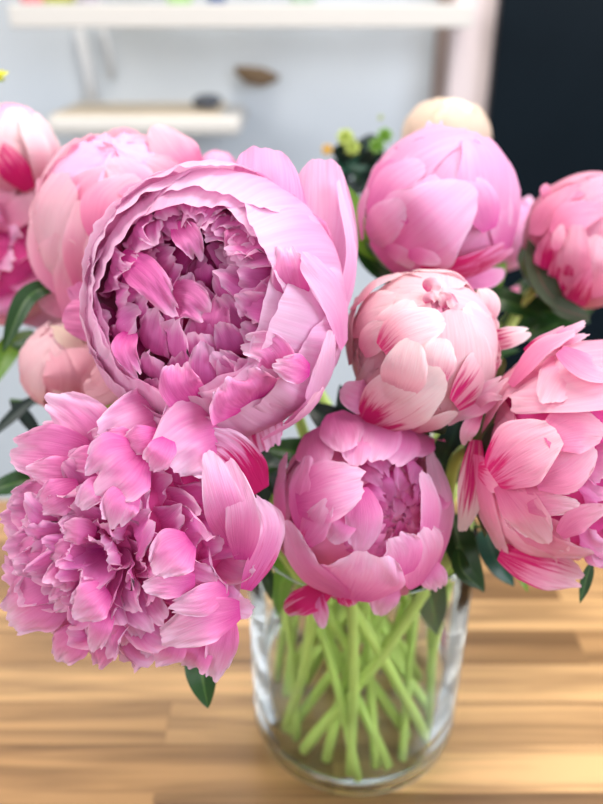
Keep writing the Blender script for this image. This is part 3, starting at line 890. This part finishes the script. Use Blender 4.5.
for (pts, w, dd, kw) in (
        ([(330, 590, 20), (300, 604, 26), (284, 612, 14)], 14, .2, dict(streak=.85, sv=1.6, face=True)),
        ([(318, 588, 20), (320, 608, 24), (323, 629, 10)], 8, .1, dict(streak=.6, sv=1.2, face=True)),
        ([(345, 585, 20), (350, 600, 24), (352, 606, 18)], 12, .2, dict(streak=.8, sv=1.6, face=True)),
        ([(390, 575, 26), (384, 598, 30), (378, 616, 18)], 15, .04, dict(face=True)),
        ([(418, 560, 30), (434, 578, 34), (440, 590, 20)], 14, .06, dict(streak=.4, face=True, notch=.15)),
        ([(425, 585), (442, 510), (430, 450)], 15, .04, dict(streak=.2, nrm=BK+RT*.4)),
        ([(425, 560, 60), (432, 510, 70), (422, 470, 66)], 14, .12, {}),
        ([(445, 440), (425, 440), (394, 450)], 17, .15, {}),
        ([(312, 430), (316, 450), (324, 470)], 22, .2, {}),
        ([(358, 414), (358, 440), (356, 466)], 24, .2, {}),
        ([(405, 424), (402, 446), (392, 464)], 18, .18, {}),
        ([(384, 412), (380, 440), (372, 462)], 20, .16, {}),
        ([(335, 412), (342, 432), (346, 452)], 21, .16, {}),
        ([(283, 540), (278, 495), (286, 452)], 14, .16, {}),
        ([(302, 530), (300, 490), (308, 455)], 15, .25, dict(streak=.45)),
        ([(296, 500), (330, 488), (368, 478)], 30, .1, dict(jag=.07, streak=.25)),
        ([(302, 545), (318, 520), (330, 500)], 14, .15, dict(streak=.5)),
        ([(360, 488, 80), (364, 520, 88), (358, 553, 78)], 17, .06, {}),
        ([(350, 512, 76), (340, 528, 86), (330, 542, 80)], 13, .1, {}),
        ([(420, 585), (428, 555), (420, 528)], 27, .08, dict(jag=.09)),
        ([(405, 575), (402, 552), (392, 535)], 22, .1, dict(jag=.09)),
        ([(352, 600), (366, 575), (370, 552)], 40, .07, dict(jag=.04)),
        ([(345, 596), (306, 570), (286, 520)], 20, .06, {})):
    B.tr(pts, w, d1=dd, **dict(H, **kw))
B.sepals()
B.stem((.01, -.02), (-.02, -.045))

# smooth closed one behind the bowl -----------------------------------------------------------------
b3 = Bloom('smooth closed pale pink peony right behind the large bowl, upper left', 122, 222, 86, 94, .47, (.1, .55, .7), mat=ROSE, seed=71)
B = b3
B.core(.88, mat=HEART)
B.back(6, 40, 120, .95, d0=.5, d1=.2); B.back(6, 34, 150, .94, 30, d0=.4, d1=.12)
H = dict(nu=21, nv=21, ruffle=.02, jag=.012, rd=.3, rp=2.6, d0=.8)
for (pts, w, dd, kw) in (
        ([(200, 185), (160, 140), (120, 140)], 20, .1, {}),
        ([(60, 260), (62, 200), (100, 150)], 22, .25, {}),
        ([(70, 230), (84, 190), (120, 168)], 18, .12, {}),
        ([(150, 210), (135, 180), (110, 158)], 20, .08, {}),
        ([(100, 240), (110, 205), (140, 178)], 24, .1, {}),
        ([(80, 290), (75, 245), (80, 200)], 14, .12, {}),
        ([(110, 290), (105, 255), (112, 222)], 20, .1, {}),
        ([(70, 330), (66, 285), (72, 240)], 16, .12, {})):
    B.tr(pts, w, d1=dd, **dict(H, **kw))
B.tr([(205, 182, 40), (180, 160, 60), (152, 126, 34)], 22, d1=.05, face=True, **H)
B.tr([(180, 195, 50), (170, 172, 66), (146, 158, 60)], 12, d1=.04, face=True, **H)
B.tr([(82, 300, 20), (48, 250, 18), (44, 196, 0)], 22, d1=.12, face=True, **dict(H, ruffle=.06))
B.tr([(80, 300, 0), (58, 295, 10), (52, 270, 0)], 22, d1=.18, face=True, **dict(H, ruffle=.06))
B.sepals()
B.stem((-.03, .04), (.05, .01))

# closed bud under it ----------------------------------------------------------------------------------
b6 = Bloom('peachy pink half-closed bud at the left, under the large bowl', 72, 366, 54, 46, .46, (-.15, .5, .8), mat=BLUSH, seed=81)
B = b6
B.core(.86, mat=HEART)
B.back(5, 42, 125, .95, d0=.6, d1=.4); B.back(5, 36, 150, .93, 36, d0=.5, d1=.35); B.cap(d0=.4, d1=.22)
for (pts, w, dd) in (([(25, 385), (30, 350), (52, 328)], 16, .4), ([(100, 390), (90, 360), (66, 334)], 16, .35), ([(60, 405), (62, 375), (50, 345)], 20, .4), ([(95, 405), (100, 385), (108, 352)], 18, .4)):
    B.tr(pts, w, d1=dd, nu=17, nv=17, ruffle=.04, streak=.2)
B.tr([(85, 352, 44), (66, 338, 48), (50, 326, 40)], 8, mat=CREAM, d1=.1, name='inner_petal', face=True, notch=.2)
B.tr([(92, 346, 40), (76, 332, 46), (62, 324, 38)], 8, mat=CREAM, d1=.1, name='inner_petal', face=True, notch=.2)
B.sepals()
B.stem((-.05, .01), (.03, .03))

# bud at the left edge ---------------------------------------------------------------------------------
b4 = Bloom('egg-shaped pale bud with a magenta patch at the upper left edge', 14, 150, 42, 48, .52, (.1, .85, .3), mat=BLUSH, seed=91)
B = b4
B.core(.88, mat=HEART)
B.back(5, 46, 130, .96, d0=.6, d1=.05); B.back(4, 40, 160, .94, 36, d0=.4, d1=.03)
for (pts, w, dd, kw) in (([(50, 180), (52, 145), (36, 112)], 16, .0, dict(streak=.3)), ([(5, 190), (0, 150), (16, 110)], 20, .1, dict(streak=.4)), ([(30, 190), (10, 165), (-10, 140)], 14, .7, dict(streak=.8, sv=1.5)),
                         ([(45, 190), (40, 150), (20, 108)], 12, .02, {})):
    B.tr(pts, w, d1=dd, nu=17, nv=17, ruffle=.03, **kw)
B.sepals(3, 60, 16)
B.stem((-.055, .03), (.055, -.015))

# loose open one at the left edge ----------------------------------------------------------------------
b5 = Bloom('loose pink peony cut by the left edge, under the egg-shaped bud', 0, 262, 66, 66, .53, (-.2, .2, 1), rz=50, mat=ROSE, seed=101)
B = b5
B.core(.75, z=-.1)
B.back(7, 34, 100, .95, d0=.6, d1=.2)
B.ring(10, .4, 0, .8, .35, .98, .35, .30, inward=False, d0=.9, d1=.12)
B.ring(9, .3, .3, .58, .68, .72, .72, .26, inward=False, d0=.95, d1=.12, psi0=15)
B.ring(7, .1, .5, .3, .85, .4, .98, .2, inward=False, d0=1, d1=.15)
B.tr([(-10, 225, 30), (25, 205, 34), (40, 185, 20)], 16, d1=.15, face=True)
B.tr([(5, 285, -10), (38, 308, -8), (68, 322, -24)], 24, d1=.3, face=True)
B.tr([(-15, 215, 30), (-2, 185, 36), (8, 160, 24)], 18, d1=.12, face=True)
B.sepals()
B.stem((-.06, .0), (.02, -.05))

# right upper one, dark sepals ---------------------------------------------------------------------------
b11 = Bloom('pink peony with crimson base and dark sepals in front of the black panel', 586, 242, 64, 70, .50, (.55, .5, .35), mat=ROSE, seed=111)
B = b11
B.core(.86, mat=HEART)
B.back(6, 40, 110, .95, d0=.95, d1=.3, streak=.6, sv=1.2); B.back(5, 36, 145, .93, 36, d0=.7, d1=.2); B.cap(d0=.4, d1=.22)
H = dict(nu=19, nv=19, ruffle=.06, jag=.03, rd=.28, d0=.6)
for (pts, w, dd, kw) in (
        ([(560, 200), (585, 184), (606, 180)], 15, .3, {}), ([(535, 235), (550, 205), (575, 185)], 16, .38, {}),
        ([(545, 290), (548, 255), (560, 225)], 15, .5, dict(streak=.8, sv=1.2)), ([(560, 300), (562, 270), (572, 240)], 13, .5, dict(streak=.8, sv=1.2)),
        ([(555, 235), (575, 215), (606, 208)], 16, .36, dict(streak=.4)), ([(575, 290), (574, 255), (576, 224)], 15, .25, {}),
        ([(595, 298), (590, 265), (600, 235)], 20, .15, {}), ([(570, 310), (580, 290), (590, 270)], 13, .5, dict(streak=.8, sv=1.3)),
        ([(555, 250), (558, 238), (562, 224)], 6, .1, {})):
    B.tr(pts, w, d1=dd, **dict(H, **kw))
B.tr([(552, 205, 20), (546, 192, 24), (548, 184, 14)], 6, d1=.4, face=True)
for pts, w in (([(574, 316, 30), (544, 286, 50), (528, 238, 20)], 13), ([(590, 318, 30), (560, 308, 46), (540, 288, 44)], 11)):
    leaf(B.root, B.base, B.px(pts, 0), w*B.s, SEPAL_DARK, 'sepal', seed=5)
B.sepals(4, 50, 20)
B.stem((.055, .03), (-.05, .0))

# cream one behind --------------------------------------------------------------------------------------
b12 = Bloom('blurred cream peony peeking out behind the round pink one', 446, 138, 46, 40, .62, (.1, .8, .4), mat=CREAM, seed=121)
B = b12
B.core(.88, mat=plain('cream_heart', (.85, .7, .55), .7))
B.back(6, 40, 125, .96, d0=.3, d1=.05); B.back(6, 36, 155, .95, 30, d0=.3, d1=.05)
B.tr([(475, 160, 20), (478, 140, 24), (482, 122, 10)], 12, d1=.1, face=True, mat=BLUSH)
B.stem((.02, .055), (-.02, .05))
# far pink one behind the round pink one
b13 = Bloom('far pale pink peony showing just right of the round pink one', 500, 232, 34, 42, .60, (.4, .5, .5), seed=131)
B = b13
B.core(.86, mat=HEART)
B.back(6, 40, 120, .95, d0=.5, d1=.1); B.back(5, 36, 150, .94, 30, d0=.5, d1=.1); B.cap(d0=.4, d1=.22)
B.tr([(510, 232, 20), (524, 212, 22), (531, 196, 8)], 9, d1=.02, face=True)
B.tr([(515, 240, 20), (526, 226, 22), (533, 216, 8)], 8, d1=.05, face=True)
B.stem((.045, .045), (-.03, .04))
b14 = Bloom('small blurred pink peony bud among the leaves under the round pink one', 520, 302, 17, 17, .58, (.3, .6, .6), seed=141)
B = b14
B.core(.86, mat=HEART)
B.back(5, 44, 125, .96, d0=.6, d1=.3); B.back(4, 40, 155, .95, 36, d0=.5, d1=.25)
B.stem((.055, .04), (-.01, -.02))
# far pale one at the top, behind the bowl
b15 = Bloom('pale pink peony tip showing above the large bowl, behind its top rim', 218, 172, 22, 22, .52, (.1, .8, .4), seed=151)
B = b15
B.core(.86, mat=HEART)
B.back(5, 44, 125, .96, d0=.5, d1=.2); B.back(4, 40, 155, .95, 36, d0=.5, d1=.15)
B.stem((.0, .05), (.0, .055))

# extra leafy shoots in the vase ----------------------------------------------------------------------
def wl(b, pts, d, w, mat=LEAF, **k):
    W = [P(u, v, d+dz) for u, v, dz in pts]
    q = b.path[2:11]
    st_ = q[np.argmin(np.linalg.norm(q-W[0], axis=1))]
    g = W[0]-(W[1]-W[0])*.3
    tube('leaf_stalk', catmull([st_, (st_+g)/2+np.array((0, 0, -.004)), W[0]], 9)[0], .0011, STEM_DARK, b.root, b.base, n=7)
    return leaf(b.root, b.base, W, w*d/F, mat, **k)


wl(b5, [(64, 283, 0), (28, 298, -.01), (3, 352, 0)], .47, 12, seed=1)
wl(b6, [(58, 474, .02), (20, 482, 0), (-20, 494, 0)], .46, 13, seed=2)
wl(b2, [(208, 620, .02), (202, 668, 0), (208, 708, .0)], .40, 19, seed=3)
wl(b9, [(360, 440, .03), (335, 425, 0), (305, 402, 0)], .455, 22, mat=LEAF_DARK, seed=31)
wl(b8, [(365, 470, .03), (352, 430, 0), (340, 385, 0)], .46, 20, mat=LEAF_DARK, seed=32)
wl(b8, [(430, 480, .03), (448, 450, 0), (462, 405, 0)], .47, 18, mat=LEAF_DARK, seed=33)
wl(b8, [(425, 470, .03), (420, 445, 0), (428, 420, 0)], .45, 16, mat=LEAF, seed=34)
wl(b9, [(258, 556, .02), (266, 574, 0), (271, 600, 0)], .44, 8, seed=4)
wl(b10, [(452, 512, .02), (462, 552, 0), (484, 592, .0)], .44, 17, seed=5)
wl(b10, [(458, 548, .0), (462, 570, -.01), (482, 590, -.01)], .43, 9, seed=6)
wl(b10, [(484, 528, .02), (496, 560, 0), (514, 586, .0)], .45, 15, mat=LEAF_TEAL, seed=7)
wl(b10, [(592, 562, .0), (586, 580, 0), (580, 603, .0)], .40, 6, seed=8)
wl(b10, [(512, 566, .02), (522, 580, 0), (528, 592, 0)], .46, 5, mat=LEAF_LIGHT, seed=9)
wl(b8, [(330, 480, .03), (300, 455, 0), (262, 446, 0)], .46, 20, seed=10)
wl(b8, [(300, 500, .03), (275, 480, 0), (252, 470, 0)], .47, 18, seed=11)
wl(b9, [(290, 440, .03), (268, 470, 0), (258, 520, 0)], .47, 16, mat=LEAF_DARK, seed=12)
wl(b7, [(400, 260, .03), (368, 240, 0), (344, 184, 0)], .50, 20, mat=LEAF_LIGHT, seed=13)
wl(b7, [(400, 285, .03), (372, 262, 0), (356, 238, 0)], .50, 18, seed=14)
wl(b7, [(470, 300, .02), (500, 300, 0), (548, 318, 0)], .52, 14, seed=15)
wl(b14, [(500, 330, .02), (540, 312, 0), (590, 322, 0)], .53, 16, seed=16)
wl(b14, [(490, 310, .02), (488, 288, 0), (506, 262, 0)], .54, 14, mat=LEAF_LIGHT, seed=17)
wl(b14, [(520, 330, .02), (545, 330, 0), (600, 300, 0)], .55, 16, seed=18)
wl(b14, [(500, 300, .04), (530, 285, 0), (545, 268, 0)], .56, 16, seed=19)
wl(b14, [(470, 420, .05), (480, 360, 0), (520, 350, 0)], .52, 16, seed=20)
wl(b10, [(450, 500, .05), (465, 470, 0), (470, 450, 0)], .50, 13, mat=LEAF_TEAL, seed=21)
wl(b6, [(42, 395, .0), (20, 410, 0), (-12, 440, 0)], .48, 7, mat=LEAF_DARK, seed=22)
wl(b6, [(10, 400, .0), (28, 420, 0), (45, 445, 0)], .49, 7, mat=LEAF_DARK, seed=23)
wl(b4, [(70, 205, .0), (60, 190, 0), (48, 168, 0)], .54, 5, mat=LEAF_LIGHT, seed=24)
wl(b5, [(40, 240, .03), (20, 225, 0), (0, 218, 0)], .56, 14, mat=LEAF_DARK, seed=25)
wl(b5, [(50, 330, .03), (40, 345, 0), (10, 345, 0)], .52, 16, mat=LEAF, seed=26)
wl(b6, [(30, 330, .03), (10, 350, 0), (-10, 390, 0)], .53, 14, mat=LEAF_LIGHT, seed=27)

for b, pts, w_, m_ in ((b9, [(.02, -.03, .20), (.04, -.04, .16), (.052, -.035, .115)], .012, LEAF), (b8, [(.03, .0, .20), (.05, .01, .15), (.055, .0, .10)], .011, LEAF_LIGHT),
                       (b1, [(-.03, -.01, .20), (-.052, -.015, .15), (-.058, -.01, .105)], .010, LEAF_LIGHT), (b3, [(-.02, .03, .20), (-.03, .045, .14), (-.02, .05, .09)], .014, LEAF),
                       (b7, [(.02, .03, .20), (.03, .05, .14), (.02, .055, .10)], .014, LEAF_LIGHT)):
    leaf(b.root, b.base, [np.array(q) for q in pts], w_, m_, seed=int(w_*9000))

# leafless extra stems standing in the vase
rng = random.Random(5)
where = ['at the left wall inside the vase', 'left of the middle inside the vase', 'leaning right across the front of the vase', 'against the right wall inside the vase',
         'at the back of the vase on the right', 'leaning left across the front of the vase', 'at the back of the vase on the left', 'in the very middle of the vase',
         'upright just inside the right wall of the vase', 'steeply leaning behind the front stems of the vase',
         'upright at the far left wall of the vase', 'steep at the front left of the vase', 'leaning towards the front right base of the vase', 'along the far wall of the vase',
         'leaning inward from the right rim of the vase', 'leaning from the left rim to the front of the vase']
for i, (mx_, my_, fx, fy) in enumerate(((-.062, .0, -.04, -.03), (-.01, -.06, -.005, -.055), (-.02, -.055, .05, -.035), (.064, -.02, .052, -.030),
                                        (.03, .055, .045, .02), (.045, -.045, -.035, -.038), (-.04, .05, -.05, .0), (.0, .0, .012, -.05), (.066, .0, .06, .005), (.03, .02, -.015, -.02),
                                        (-.055, .03, -.058, .01), (-.03, -.05, -.048, -.022), (.05, .03, .03, -.045), (-.02, .06, .02, .05), (.06, .02, .025, .02), (-.05, -.02, .0, -.06))):
    p1 = np.array((mx_, my_, VH-.004)); p2 = np.array((fx, fy, .0135))
    mid = (p1+p2)/2 + np.array((rng.uniform(-.004, .004), rng.uniform(-.004, .004), 0))
    top = p1 + (p1-p2)*.10
    pts = catmull([p2, mid, p1, top], 16)[0]
    o = tube('cut_stem', pts, .0030+.0004*(i % 3), STEM, base=tuple(p2), n=10)
    tag(o, 'pale green flower stem '+where[i], 'stem', 'loose stems in the vase')

# plant in the background -----------------------------------------------------------------------------
pc = P(356, 158, .74)
root = empty('leafy_sprig', (0.0, 0.045, 0.0145))
yq = pc[1]
tag(root, 'dark-leaved sprig with lime florets between the large bowl and the round pink peony', 'sprig')
rng = random.Random(9)
rb = tuple(root.location)
d = .74
trunk = P(354, 215, d)
tube('stem', [np.array((0, .045, .0145)), np.array((.012, .062, VH)), np.array((.05, .15, .32)), trunk, P(356, 165, d)], [.003, .003, .003, .003, .002], STEM_DARK, root, rb)
for i in range(26):
    u, v = rng.uniform(330, 388), rng.uniform(135, 200)
    dz = rng.uniform(-.04, .04)
    a0 = P(355+(u-355)*.3, 175+(v-175)*.3, d+dz*.4); a1 = P(u, v, d+dz)
    leaf(root, rb, [a0, (a0+a1)/2+np.array((0, 0, .006)), a1], .016, LEAF_DARK if rng.random() < .75 else LEAF_TEAL, seed=i, nrm=BK+np.array((rng.uniform(-.5, .5), 0, rng.uniform(0, .8))))
for (u, v, r, m) in ((345, 140, 9, LIME), (352, 150, 8, LIME), (384, 138, 8, LEAF_LIGHT), (376, 148, 8, LEAF_LIGHT), (327, 152, 6, plain('ochre_floret', (.55, .33, .05), .7)), (380, 120, 3, LIME)):
    for k in range(7):
        an = k*.9+u; c0 = P(u, v, d-.04)
        tip = c0+(RT*math.cos(an)+UP*math.sin(an))*r*d/F+BK*.006
        leaf(root, rb, [c0, (c0+tip)/2+BK*.004, tip], r*.55*d/F, m, 'floret', seed=k)
# yellow-green bud tip at the left edge
c0 = P(-6, 76, .5); 
root = empty('yellow_flower', P(-12, 110, .52)); rb = tuple(root.location)
tag(root, 'tiny yellow-green flower tip poking in at the upper left edge', 'flower')
for k, (u, v) in enumerate(((9, 72), (7, 79), (2, 70), (4, 82))):
    leaf(root, rb, [c0, P((u-6)/2, (v+76)/2, .495), P(u, v, .5)], .0032, YELLOW if k < 3 else LEAF_LIGHT, 'floret', seed=k)
tube('stem', [P(-6, 76, .5), P(-12, 110, .52), np.array((-.12, .08, .2)), np.array((-.055, -.01, VH)), np.array((.03, -.02, .0135))], .0016, STEM, root, rb)
